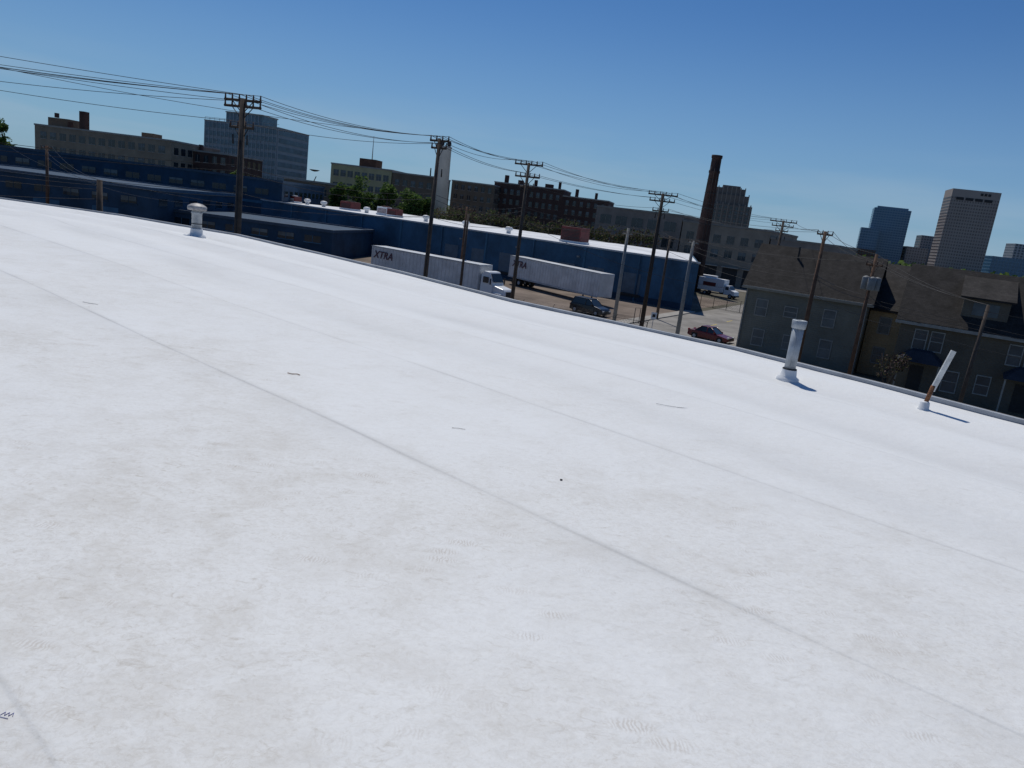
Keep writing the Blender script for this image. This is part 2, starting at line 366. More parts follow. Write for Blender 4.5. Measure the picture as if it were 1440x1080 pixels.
boxes("dock_bumpers",[(i-.3,-.3,.7,i+3,-.002,1.05) for i in(47,52.5,58,63.5,69,74,80)],DARK,e)
boxes("foundation",[(0,-.09,0,LW,-.002,.9)],BLUED,e)
boxes("wall_lights",[(i,-.4,5.2,i+.4,-.002,5.45) for i in(50,61,72,84)],GRAYP,e)
boxes("downspouts",[(i,-.2,.2,i+.14,-.145,6.8) for i in(28.2,46.2,64.2,82.2)],BLUED,e)
# rooftop equipment (each in world metres on that roof)
def unit(n,x,y,wd,h,mt,cap=None):
    q=empty(n,x,y,6.97,G)
    boxes("curb",[(-wd/2-.1,-wd/2-.1,0,wd/2+.1,wd/2+.1,.35)],WHITE,q)
    boxes("housing",[(-wd/2,-wd/2,.352,wd/2,wd/2,h)],mt,q,bev=.06)
    boxes("louvres",[(-wd/2+.15,-wd/2-.03,.5+i*.22,wd/2-.15,-wd/2+.05,.62+i*.22) for i in range(int((h-.7)/.22))],cap or DARK,q)
    lathe("fan_shroud",[(wd*.3,h-.01),(wd*.33,h+.18),(wd*.28,h+.2)],cap or DARK,q,16)
unit("rooftop_air_handler",7.3,126,3.6,2.6,RED)
unit("rooftop_air_handler",-37.5,155,2.9,1.7,RED)
unit("rooftop_air_handler",-29,149,2.5,1.6,WHITE,RED)
unit("rooftop_air_handler",-26.8,147,2.2,1.5,RED)
unit("rooftop_air_handler",-57,163,2.4,1.5,RED,WHITE)
unit("rooftop_air_handler",-54,161,1.7,1.2,WHITE)
unit("rooftop_air_handler",-50,158,2.0,1.3,RED,WHITE)
for x,y in((-33,150),(-20,142),(-12,137),(-43,155),(-4,133),(-47,157)):
    q=empty("roof_turbine_vent",x,y,6.97)
    lathe("body",[(.4,0),(.4,.5),(.65,.6),(.7,.95),(.45,1.15),(.05,1.2)],WHITE,q,14)
# low annex and rear blue blocks
e=bldg("blue_warehouse_annex",-44-18,118,rad(-6),32,20,4.4,BLUED,coping=mat("dark_coping",(.05,.08,.12),.7))
wins(e,32,20,1,7,2.6,1.0,2.4,1,'F',trim=BLUE2)
e=bldg("blue_industrial_block",-112,146,rad(4),62,40,10.9,BLUED,coping=MC["dark_coping"])
boxes("wall_band",[(0,-.08,6.2,62,-.002,6.7)],BLUE2,e)
wins(e,62,40,1,14,2.6,1.1,8.0,1,'FR',trim=BLUED)
e=bldg("blue_industrial_block",-98,112,rad(-2),42,30,7.4,BLUED,coping=mat("mid_coping",(.07,.12,.18),.8))
wins(e,42,30,1,9,2.4,1.0,5,1,'FR',trim=BLUED)
boxes("roll_doors",[(i,-.06,0,i+4,.02,4) for i in(4,13,24,33)],BLUE2,e)
# ---------------- distant buildings
e=bldg("glass_office_building",-181,412,rad(-14),45,30,38.5,mat("pale_concrete_panel",(.26,.30,.33),.7,.1,.2))
BAND=mat("office_glass_band",(.08,.135,.175),.25,.4,.25,spec=.6)
for rr in range(9):
    boxes("glass_band",[(.8,-.12,3+4*rr,44.2,.05,5.4+4*rr),(44.95,.8,3+4*rr,45.12,29.2,5.4+4*rr)],BAND,e)
boxes("mullions",[(.8+i*2.41-.12,-.3,1,.8+i*2.41+.12,-.13,38.2) for i in range(19)],mat("pale_mullion",(.36,.40,.43),.6),e)
boxes("penthouse",[(9,6,38.5,31,20,44)],BAND,e);boxes("penthouse_cap",[(8.6,5.6,44,31.4,20.4,44.6)],CONC,e)
boxes("penthouse_mullions",[(9+i*2.2,5.8,38.5,9.3+i*2.2,5.99,44) for i in range(10)],MC["pale_mullion"],e)
boxes("roof_rail",[(i,.3,38.7,i+.12,.42,40) for i in range(0,45,3)]+[(0,.28,40,45,.44,40.15)],GRAYP,e)
e=bldg("brick_factory",-151,228,rad(-9),45,25,18.6,TAN)
wins(e,45,25,4,13,2.1,2.0,2.5,4.1,'FR')
boxes("stair_heads",[(1,4,18.6,8,10,21.3),(31,6,18.6,35,10,20.2)],TAND,e)
boxes("chimney",[(12.5,3,18.6,14.3,5,24),(5,2,21.3,5.8,3,22.6),(8.6,3,18.6,9.6,4,20.6)],BRK,e)
e=bldg("dark_brick_building",-108,232,rad(-9),15,20,17.0,BRK)
wins(e,15,20,4,5,1.5,2.0,2.5,3.8,'FR');boxes("chimney",[(3,3,17,4,4,19)],BRK,e)
e=bldg("low_brick_building",-71,214,rad(-12),17,15,12.2,TAND)
wins(e,17,15,3,6,1.4,1.6,1.5,3.6,'FR')
q=empty("satellite_dish",-62,212,12.3)
tubes("mast",[((0,0,0),(0,0,2.6),.12,.12)],DARK,q,8)
lathe("dish",[(.1,0),(.8,.12),(1.4,.45),(1.42,.5),(.8,.2),(.05,.05)],DARK,q,20).location=(0,0,2.6);q.children[-1].rotation_euler=(rad(60),0,rad(30))
e=bldg("cream_office_building",-71,262,rad(-10),22,20,19.5,YEL)
wins(e,22,20,4,8,1.9,2.0,3,4.2,'FR');boxes("penthouse",[(8,5,19.5,14,11,22.5)],BRK,e)
q=empty("radio_mast",-60,275,19);tubes("mast",[((0,0,0),(0,0,12),.25,.08)],GRAYP,q,6)
e=bldg("brown_office_building",-49,258,rad(-10),15,18,19.0,TAND)
wins(e,15,18,4,5,1.6,1.8,3,4,'FR')
e=empty("white_boiler_stack",-24.9,200,0)
lathe("shaft",[(2.1,0),(1.6,24.6),(1.7,24.7),(1.7,25.1),(1.4,25.1)],mat("white_concrete",(.5,.5,.48),.8,.15,.3),e,20)
for dx in(-.9,.9):lathe("exhaust_cap",[(.1,25),(.45,25.2),(.6,25.8),(.45,26.4),(.05,26.6)],DARK,e,12).location=(dx,0,0)
e=bldg("brick_apartment_block",-33,296,rad(-8),17,20,20,TAND)
wins(e,17,20,5,6,1.3,1.8,2.5,3.6,'FR')
e=bldg("brick_apartment_block",-17,304,rad(-10),28,22,21.8,BRK)
wins(e,28,22,5,10,1.3,1.9,2.5,3.8,'FR',trim=TAN)
boxes("chimneys",[(3,4,21.8,4.5,5.5,25),(9,2,21.8,11,4,23.6),(15,5,21.8,16.2,6.2,24.5),(20,2,21.8,23,5,23.4),(25,4,21.8,26,5,24.8)],BRK,e)
e=bldg("brick_apartment_block",10.5,299,rad(-12),18,20,19.6,BRK)
wins(e,18,20,5,6,1.2,1.8,2.3,3.5,'FR',trim=TAN);boxes("chimneys",[(4,4,19.6,5.2,5.2,22.8),(12,3,19.6,13,4,22.2)],BRK,e)
# gray garages
DC=mat("dull_coping",(.20,.19,.175),.9,.2,.4)
e=bldg("gray_masonry_building",16,197,G,23,35,15.1,GRAYB,coping=DC)
wins(e,23,35,2,5,3.0,2.2,7,4,'F',trim=DC);
e=bldg("gray_masonry_building",16+.876*23.3,197-.482*23.3,G,21,35,13.9,mat("tan_gray_masonry",(.235,.205,.17),.9,.25,.25),coping=DC)
wins(e,21,35,2,6,1.8,1.8,6.4,3.4,'F',trim=DC)
boxes("garage_doors",[(i,-.06,0,i+3.6,.05,4.2) for i in(1.5,6.5,11.5,16.5)],DARK,e)
boxes("door_hoods",[(i-.2,-.9,4.3,i+3.8,-.002,4.5) for i in(1.5,6.5,11.5,16.5)],CONC,e)
e=bldg("gray_masonry_building",16+.876*44.6,197-.482*44.6,G,15,35,12.4,GRAYB,coping=DC)
wins(e,15,35,2,5,1.6,1.8,5.4,3.4,'F',trim=DC)
boxes("garage_doors",[(i,-.06,0,i+3.2,.05,3.8) for i in(1.5,6,10.5)],DARK,e)
# brick chimney
e=empty("brick_chimney",33.7,150,0)
CHB=mat("chimney_brick",(.045,.028,.026),.9,.45,.8,.4)
lathe("shaft",[(1.5,0),(1.36,8),(.98,22.8),(1.08,22.9),(1.08,23.3),(.96,23.4),(.94,25.6),(1.05,25.7),(1.05,26.2),(.7,26.2)],CHB,e,18)
tubes("iron_bands",[((0,0,z),(0,0,z+.12),1.45-.0257*(z-6),1.45-.0257*(z-6)) for z in(6,10,13,16,19,21.5)],DARK,e,18)
tubes("ladder",[((-.3,-1.52,1),(-.3,-1.14,25),.04,.04),((.3,-1.52,1),(.3,-1.14,25),.04,.04)],DARK,e,5)
# art-deco tower
e=empty("art_deco_tower",157,712,0,rad(-12))
DEC=mat("deco_stone",(.19,.16,.14),.9,.15,.05)
boxes("walls",[(0,0,0,42,35,43),(4,3,43,38,32,52),(8,5,52,34,30,58),(13,8,58,29,26,60.5)],DEC,e)
boxes("piers",[(i,-.5,0,i+1,-.002,44.5) for i in range(0,42,5)]+[(i,2.4,43,i+.9,2.998,53.5) for i in range(5,38,4)]+[(i,4.4,52,i+.9,4.998,59.2) for i in range(9,34,4)],mat("deco_stone_light",(.29,.25,.215),.9),e)
wins(e,42,35,10,8,2.2,2.6,3,4,'F');
# skyline towers
def tower(n,x,y,wd,dp,h,wall,glass,nf,nb,ang=rad(-14),ww=.55,hh=.6):
    e=empty(n,x,y,0,ang)
    boxes("walls",[(0,0,0,wd,dp,h)],wall,e)
    fh=h/nf;bw=wd/nb;g=[]
    for i in range(nf):
        for j in range(nb):g.append((bw*(j+.5)-bw*ww/2,-.25,fh*(i+.2),bw*(j+.5)+bw*ww/2,.1,fh*(i+.2+hh)))
    ns=max(1,int(dp/bw))
    for i in range(nf):
        for j in range(ns):
            c=dp/ns*(j+.5);g.append((wd-.1,c-bw*ww/2,fh*(i+.2),wd+.25,c+bw*ww/2,fh*(i+.2+hh)));g.append((-.25,c-bw*ww/2,fh*(i+.2),.1,c+bw*ww/2,fh*(i+.2+hh)))
    boxes("windows",g,glass,e);return e
SKB=mat("blue_curtain_wall",(.08,.18,.29),.3,.15,.02,spec=.6)
SKG=mat("blue_tower_glass",(.035,.11,.20),.15,.3,.03,spec=.7)
e=tower("glass_skyscraper",528,1205,52,40,90,SKB,SKG,24,14,rad(-20),.8,.6)
boxes("crown",[(4,4,90,48,36,93)],SKG,e)
tower("glass_skyscraper",508,1190,26,30,57,SKB,SKG,14,7,rad(-20),.8,.6)
TW1=mat("tower_stone",(.36,.31,.28),.85,.1,.02)
e=tower("office_skyscraper",537,1010,56,42,104,TW1,mat("tower_glass",(.18,.15,.14),.3,.3,.05),26,18,rad(-16),.5,.55)
boxes("crown",[(0,0,104,56,42,113)],TW1,e)
boxes("crown_openings",[(6+i*11,-.3,99.5,15+i*11,.1,103) for i in range(4)],DARK,e)
boxes("crown_sign",[(33+i*4.4,-.4,107,36+i*4.4,.1,110) for i in range(3)],DARK,e)
tower("office_skyscraper",608,1200,34,40,57,mat("gray_tower",(.24,.24,.25),.8),mat("gray_tower_glass",(.08,.10,.12),.3),14,9,rad(-16))
tower("midrise_office",580,1180,30,30,37,TW1,MC["tower_glass"],9,8)
tower("midrise_office",748,1190,60,40,62,mat("pale_tower",(.36,.38,.40),.7),MC["gray_tower_glass"],15,12)
tower("midrise_office",640,1060,70,40,36,SKB,SKG,8,16)
tower("midrise_office",455,1150,60,40,24,BRK,GLASS,6,16)
tower("midrise_office",700,1200,40,40,30,DEC,GLASS,7,10)
# ---------------- foliage
LEAF=[mat("leaf_a",(.085,.15,.035),.7,.4,.6,transl=.45),mat("leaf_b",(.045,.09,.022),.8,.4,.6,transl=.3),mat("leaf_c",(.12,.18,.045),.7,.4,.6,transl=.5)]
def foliage(n,cl,par,size,count,mts=LEAF):
    vv=[[],[],[]];ff=[[],[],[]]
    for (cx,cy,cz,rx,rz) in cl:
        for i in range(count):
            d=Vector((random.gauss(0,1),random.gauss(0,1),random.gauss(0,1))).normalized()*(random.random()**.4)
            P=Vector((cx+d.x*rx,cy+d.y*rx,cz+d.z*rz));k=random.randrange(3)
            if noise.noise(P*.5+Vector((cx,0,0)))<-.22:continue
            a=Vector((random.gauss(0,1),random.gauss(0,1),random.gauss(0,1))).normalized();b_=a.orthogonal().normalized();s_=size*random.uniform(.5,1.2)
            c_=a.cross(b_);q=len(vv[k])
            vv[k]+=[tuple(P+b_*s_),tuple(P+c_*s_*.6),tuple(P-b_*s_),tuple(P-c_*s_*.6)];ff[k].append((q,q+1,q+2,q+3))
    for k in range(3):
        if ff[k]:mk(n,vv[k],ff[k],mts[k],par)
def tree(n,x,y,h,rr,leaf=.38,cnt=480):
    e=empty(n,x,y,0)
    L_=[((0,0,0),(0,0,h*.45),h*.028,h*.018)];cl=[]
    for i in range(9):
        a=random.uniform(0,6.28);q=rr*random.uniform(.3,.72);z=h*random.uniform(.45,.85)
        L_.append(((0,0,h*random.uniform(.25,.45)),(q*math.cos(a),q*math.sin(a),z),h*.012,h*.004))
        cl.append((q*math.cos(a),q*math.sin(a),z,rr*random.uniform(.32,.5),rr*random.uniform(.28,.42)))
    cl.append((0,0,h*.85,rr*.5,h*.14))
    tubes("trunk_and_limbs",L_,WOOD,e,7);foliage("foliage",cl,e,leaf,cnt)
for x,y,h,rr in((-45.5,198,15.6,4.4),(-39,200,14.6,4.2),(-33,197,13.6,4.4),(-52,204,13,3.8),(-28,200,12.0,3.4)):tree("deciduous_tree",x,y,h,rr)
tree("deciduous_tree",-163,231,19.5,4);tree("deciduous_tree",-171,235,21,5);tree("deciduous_tree",-84,214,12.8,3.4)
e=empty("tree_row");cl=[]
OL=[mat("bud_a",(.085,.085,.04),.9,.4,.6,transl=.3),mat("bud_b",(.075,.055,.04),.9,.4,.6,transl=.2),mat("bud_c",(.06,.085,.03),.9,.4,.6,transl=.3)]
for i in range(30):
    x=-24+i*1.8;cl.append((x,186-.35*i+random.uniform(-3,3),random.uniform(7.0,9.2),2.5,random.uniform(1.4,2.6)))
foliage("foliage",cl,e,.38,190,OL)
tubes("stems",[((c[0],c[1],0),(c[0]+random.uniform(-1,1),c[1],c[2]+2),.15,.05) for c in cl],WOOD,e,6)
e=empty("distant_tree_line");cl=[]
for i in range(120):
    x=-900+i*16;cl.append((x,760+random.uniform(-40,60),random.uniform(4,9),14,random.uniform(5,9)))
foliage("foliage",cl,e,3.4,70)
# ---------------- houses
def roofprism(n,x0,x1,y0,y1,ze,zr,mt,par,ov=.4,th=.22):
    ym=(y0+y1)/2;k=(zr-ze)/(ym-y0);a=y0-ov;b_=y1+ov;za=ze-k*ov
    v=[]
    for x in(x0-ov,x1+ov):v+=[(x,a,za),(x,ym,zr),(x,b_,za),(x,b_,za-th),(x,ym,zr-th),(x,a,za-th)]
    f=[(0,1,7,6),(1,2,8,7),(2,3,9,8),(3,4,10,9),(4,5,11,10),(5,0,6,11),(0,5,4,1),(1,4,3,2),(6,7,10,11),(7,8,9,10)]
    return mk(n,v,f,mt,par)
def hwall(n,x0,x1,y0,y1,ze,zr,mt,par):
    ym=(y0+y1)/2;v=[]
    for x in(x0,x1):v+=[(x,y0,0),(x,y0,ze-.24),(x,ym,zr-.24),(x,y1,ze-.24),(x,y1,0)]
    return mk(n,v,[(0,1,2,3,4),(5,6,7,8,9),(0,1,6,5),(1,2,7,6),(2,3,8,7),(3,4,9,8),(0,4,9,5)],mt,par)
def hwins(par,L_):
    g=[];t_=[]
    for (x,z,ww,wh) in L_:
        g.append((x,-.03,z,x+ww,.05,z+wh))
        t_+=[(x-.08,-.07,z-.1,x+ww+.08,-.001,z-.001),(x-.08,-.07,z+wh+.001,x+ww+.08,-.001,z+wh+.09),(x-.08,-.06,z,x-.001,-.001,z+wh),(x+ww+.001,-.06,z,x+ww+.08,-.001,z+wh),(x,-.05,z+wh*.5-.03,x+ww,-.031,z+wh*.5+.03)]
    boxes("windows",g,LGLASS if par.name!="brown_house" else mat("dim_window",(.06,.07,.08),.3,.5,.4,spec=.5),par);boxes("window_trim",t_,TRIM,par)
e=empty("gray_house",21.6,73.2,0,G)
hwall("walls",0,11,0,9,6.9,10.7,SIDG,e);roofprism("roof",0,11,0,9,6.9,10.7,SHING,e)
hwins(e,[(1.2,3.9,1,1.5),(3.9,4.2,1.1,.9),(7.4,3.9,1.0,1.5),(1.4,1,1,1.5),(7.6,1,1,1.6),(4.3,1.1,1.0,1.3)])
boxes("gutter_and_downspout",[(-.3,-.55,6.45,11.3,-.43,6.57),(.05,-.12,0,.15,-.02,6.4),(10.8,-.12,0,10.9,-.02,6.4)],TRIM,e)
boxes("vent_stack",[(3.5,3.2,9.3,3.65,3.35,10.8)],DARK,e)
boxes("fascia",[(-.43,-.425,6.30,11.43,-.402,6.5)],TRIM,e)
e=empty("tan_house",32.2,69.5,0,G)
hwall("walls",0,7,0,14,6.4,10.3,SIDT,e);roofprism("roof",0,7,0,14,6.4,10.3,SHING,e)
hwins(e,[(1,4,.9,1.4),(3.4,4,.9,1.4),(1,1.2,.9,1.4),(3.4,1.2,.9,1.4)])
e=empty("brown_house",31.2,61.5,0,G)
hwall("walls",0,22,0,9.5,6.4,10.6,SIDB,e);roofprism("roof",0,22,0,9.5,6.4,10.6,SHING,e)
hwins(e,[(1.2,3.9,.85,1.5),(2.4,3.9,.85,1.5),(7.8,3.9,.85,1.5),(9.0,3.9,.85,1.5),(12.6,3.9,1,1.5),(3.9,.9,1,1.6),(10.4,.9,1,1.6),(6.2,1.2,.9,1.4),(14.6,3.9,1,1.5),(14.5,.9,1,1.5)])
boxes("dormer_walls",[(4.0,.7,6.6,7.2,3.6,8.7)],SIDB,e)
mk("dormer_roof",[(3.7,.35,8.6),(7.5,.35,8.6),(7.5,4.6,10.3),(3.7,4.6,10.3),(3.7,.35,8.45),(7.5,.35,8.45),(7.5,4.6,10.1),(3.7,4.6,10.1)],BF,SHING,e)
boxes("dormer_window",[(4.7,.66,7.2,6.5,.72,8.2)],LGLASS,e)
AW=mat("dark_awning",(.03,.035,.05),.8)
for k,x in enumerate((.4,7.8)):
    mk("porch_roof",[(x,-1.5,2.9),(x+3.2,-1.5,2.9),(x+3.2,-.002,3.2),(x,-.002,3.2),(x+.9,-.9,3.75),(x+2.3,-.9,3.75),(x+2.3,-.003,3.9),(x+.9,-.003,3.9)],[(0,1,2,3),(4,5,6,7),(0,1,5,4),(1,2,6,5),(2,3,7,6),(3,0,4,7)],AW,e)
    boxes("porch_posts",[(x+.1,-1.4,0,x+.22,-1.28,2.88),(x+2.98,-1.4,0,x+3.1,-1.28,2.88)],TRIM,e)
    boxes("door",[(x+1,-.05,.3,x+2,.03,2.5)],DARK,e)
boxes("fascia",[(-.43,-.425,5.75,22.4,-.402,6.0)],TRIM,e)
boxes("chimney",[(15,5.2,9.8,15.9,6.1,11.7)],BRK,e)
# bare shrub between the houses
e=empty("front_yard_shrub",30.2,59.6,0)
tubes("stems",[((0,0,0),(.9*math.cos(i*1.1),.9*math.sin(i*1.1),2.6+.3*(i%3)),.04,.015) for i in range(7)],WOOD,e,5)
foliage("foliage",[(0,0,2.2,1.3,1.2),(.6,-.3,2.8,.8,.8)],e,.12,260,[mat("plum_leaf",(.07,.04,.04)),OL[1],OL[0]])
# ---------------- vehicles
def wheels(par,pos,rr,wd):
    tubes("tyres",[((x,y-wd/2,rr),(x,y+wd/2,rr),rr,rr) for x,y in pos],RUBBER,par,18)
    tubes("hubs",[((x,y-wd/2-.01,rr),(x,y+wd/2+.01,rr),rr*.55,rr*.55) for x,y in pos],GALV,par,12)
def prism(n,prof,y0,y1,mt,par,taper=None,bev=.05):
    k=len(prof);v=[]
    for sgn,yy in((-1,y0),(1,y1)):
        for (x,z) in prof:
            t_=taper(z) if taper else 0
            v.append((x,yy-sgn*t_,z))
    f=[tuple(range(k)),tuple(range(k,2*k))]+[(i,(i+1)%k,k+(i+1)%k,k+i) for i in range(k)]
    return mk(n,v,f,mt,par,bev=bev)
def car(n,x,y,ang,Ln,W,H,col,suv):
    e=empty(n,x,y,.01,ang);P=mat(n+"_paint",col,.25,.05,1,spec=.6);h=Ln/2
    belt=H*.60
    if suv:
        body=[(-h,.35),(-h+.05,.95),(-h+.12,belt),(h-1.35,belt),(h-1.1,belt-.02),(h-.25,belt-.18),(h-.03,.75),(h,.35),(h-.3,.25),(-h+.3,.25)]
        gh=[(-h+.14,belt-.02),(-h+.42,H-.05),(-h+.7,H-.03),(h-2.3,H-.03),(h-2.05,H-.08),(h-1.25,belt-.02)]
    else:
        body=[(-h,.35),(-h+.03,.85),(-h+.25,belt+.02),(-h+.9,belt+.03),(h-1.5,belt),(h-.3,belt-.2),(h-.03,.6),(h,.32),(h-.3,.22),(-h+.3,.22)]
        gh=[(-h+.75,belt-.01),(-h+1.35,H-.08),(-h+1.7,H-.03),(h-2.35,H-.03),(h-2.05,H-.1),(h-1.3,belt-.02)]
    prism("body",body,-W/2,W/2,P,e,lambda z:.06 if z>.8 or z<.3 else 0,.06)
    tp=lambda z:.10+.16*max(0,(z-belt))/(H-belt)
    prism("glasshouse",gh,-W/2,W/2,GLASS,e,tp,.03)
    xs=[q_[0] for q_ in gh]
    boxes("roof_panel",[(xs[1]+.05,-W/2+.24,H-.05,xs[4]-.02,W/2-.24,H)],P,e,bev=.02)
    pl=[]
    for sy in(-1,1):
        for a_,b_ in(((gh[0][0]+.05,belt),(gh[1][0]+.08,H-.05)),((gh[5][0]-.05,belt),(gh[4][0]-.02,H-.06)),((-.15,belt),(-.15,H-.04))):
            pl.append(((a_[0],sy*(W/2-.095),a_[1]),(b_[0],sy*(W/2-.245),b_[1]),.045,.045))
    tubes("pillars",pl,P,e,6)
    boxes("lamps",[(h-.16,-W/2+.1,.62,h-.02+.02,-W/2+.5,.76),(h-.16,W/2-.5,.62,h,W/2-.1,.76)],WHITE,e)
    boxes("tail_lamps",[(-h-.01,-W/2+.08,.75,-h+.12,-W/2+.4,.95),(-h-.01,W/2-.4,.75,-h+.12,W/2-.08,.95)],mat("tail_lamp",(.4,.02,.02),.3),e)
    boxes("grille",[(h-.1,-.45,.42,h+.015,.45,.66)],DARK,e)
    boxes("mirrors",[(h-1.6,-W/2-.16,belt,h-1.45,-W/2+.05,belt+.14),(h-1.6,W/2-.05,belt,h-1.45,W/2+.16,belt+.14)],P,e)
    rr=.36 if suv else .32
    boxes("wheel_wells",[(xx-rr-.06,-W/2-.004,.2,xx+rr+.06,W/2+.004,rr*2+.02) for xx in(-h+.85,h-.88)],DARK,e,bev=.12)
    wheels(e,[(-h+.85,-W/2+.1),(h-.88,-W/2+.1),(-h+.85,W/2-.1),(h-.88,W/2-.1)],rr,.24)
car("parked_suv",8.1,88.3,rad(-40),4.8,1.95,1.85,(.012,.013,.016),True)
car("parked_sedan",20.3,78.4,rad(-38),4.6,1.85,1.48,(.13,.010,.014),False)
def trailer(x,y,ang,Ln,H,textx):
    e=empty("semi_trailer",x,y,.01,ang);T=mat("trailer_white",(.56,.57,.57),.5,.25,.5)
    boxes("box",[(0,0,1.15,Ln,2.6,H)],T,e,bev=.04)
    boxes("ribs",[(i*.61+.3,-.025,1.3,i*.61+.33,-.001,H-.15) for i in range(int(Ln/.61))],mat("trailer_rib",(.48,.49,.50),.5),e)
    boxes("rails",[(0,-.05,1.08,Ln,-.026,1.28),(0,-.05,H-.14,Ln,-.026,H+.01)],GALV,e)
    boxes("rear_doors",[(-.04,.1,1.3,-.001,1.28,H-.12),(-.04,1.32,1.3,-.001,2.5,H-.12),(Ln+.001,.1,1.3,Ln+.04,2.5,H-.12)],T,e)
    boxes("landing_gear",[(Ln-3.4,.4,.1,Ln-3.25,.55,1.1),(Ln-3.4,2.05,.1,Ln-3.25,2.2,1.1)],DARK,e)
    boxes("underride_frame",[(.3,.5,.8,5,2.1,1.14),(-.02,.3,.5,.08,2.3,.62)],DARK,e)
    wheels(e,[(xx,yy) for xx in(1.6,2.9) for yy in(.2,2.4)],.5,.5)
    cu=bpy.data.curves.new("lettering",'FONT');cu.body="XTRA";cu.size=1.3;cu.extrude=.01;cu.shear=.25;cu.space_character=1.05;cu.offset=.025
    to=bpy.data.objects.new("lettering",cu);C.objects.link(to);to.parent=e;to.location=(textx,-.06,H-1.5);to.rotation_euler=(rad(90),0,0)
    cu.materials.append(mat("trailer_lettering",(.10,.05,.07),.6))
    return e
a1=math.atan2(-11.5,16.5)
trailer(-20.6,98.5,a1,18.3,4.15,.5)
a2=math.atan2(-16.2,12.6)
trailer(-2.7,114.0,a2,20.2,4.3,.8)
# tractor pulling the first trailer
e=empty("semi_truck",-20.6+math.cos(a1)*18.0,98.5+math.sin(a1)*18.0,.01,a1)
TP=mat("truck_white",(.70,.71,.72),.35,.05,1,spec=.6)
prism("cab",[(.6,.9),(.6,3.1),(1.0,3.55),(1.7,3.5),(2.25,2.6),(2.4,2.0),(2.4,.8)],.1,2.5,TP,e,lambda z:.12 if z>2.4 else 0,.08)
prism("hood",[(2.3,.7),(2.3,2.05),(3.9,1.75),(4.15,1.4),(4.2,.6)],.35,2.25,TP,e,None,.12)
mk("windshield",[(1.82,.35,3.3),(1.82,2.25,3.3),(2.36,2.3,2.35),(2.36,.3,2.35)],[(0,1,2,3)],GLASS,e).location=(.07,0,.03)
boxes("side_windows",[(1.0,.07,2.2,1.8,.12,2.9)],GLASS,e);boxes("grille",[(4.1,.7,.8,4.24,1.9,1.5)],DARK,e)
boxes("bumper",[(4.1,.1,.35,4.35,2.5,.68)],GALV,e,bev=.04)
boxes("fenders",[(2.6,.05,.9,3.9,.36,1.2),(2.6,2.24,.9,3.9,2.55,1.2)],TP,e,bev=.06)
boxes("mirrors",[(2.2,-.15,2.1,2.3,.02,2.8),(2.2,2.58,2.1,2.3,2.75,2.8)],DARK,e)
boxes("frame",[(-3,.9,.7,2.4,1.7,.95)],DARK,e);tubes("fuel_tank",[((.9,.3,.75),(2.1,.3,.75),.3,.3)],GALV,e,14)
wheels(e,[(3.25,.3),(3.25,2.3),(-1.2,.3),(-1.2,2.3),(-2.4,.3),(-2.4,2.3)],.5,.32)
def boxtruck(x,y,ang):
    e=empty("box_truck",x,y,.01,ang)
    boxes("cargo_box",[(-5.2,0,.9,0,2.3,3.3)],WHITE,e,bev=.04)
    prism("cab",[(.1,.6),(.1,2.3),(.9,2.35),(1.5,1.6),(2.3,1.35),(2.4,.6)],.1,2.2,WHITE,e,lambda z:.1 if z>1.6 else 0,.08)
    boxes("windows",[(.35,.12,1.55,1.0,2.18,2.1)],GLASS,e);mk("windshield",[(.95,.25,2.28),(.95,2.05,2.28),(1.5,2.05,1.62),(1.5,.25,1.62)],[(0,1,2,3)],GLASS,e).location=(.05,0,.04)
    boxes("bumper",[(2.3,.1,.4,2.5,2.2,.65)],DARK,e);boxes("side_panel_text",[(-4.2,-.02,1.8,-1.6,-.001,2.5)],RED,e)
    wheels(e,[(1.5,.2),(1.5,2.1),(-3.6,.2),(-3.6,2.1)],.42,.3)
boxtruck(38.0,151,rad(-25));boxtruck(37.2,141,rad(-38))
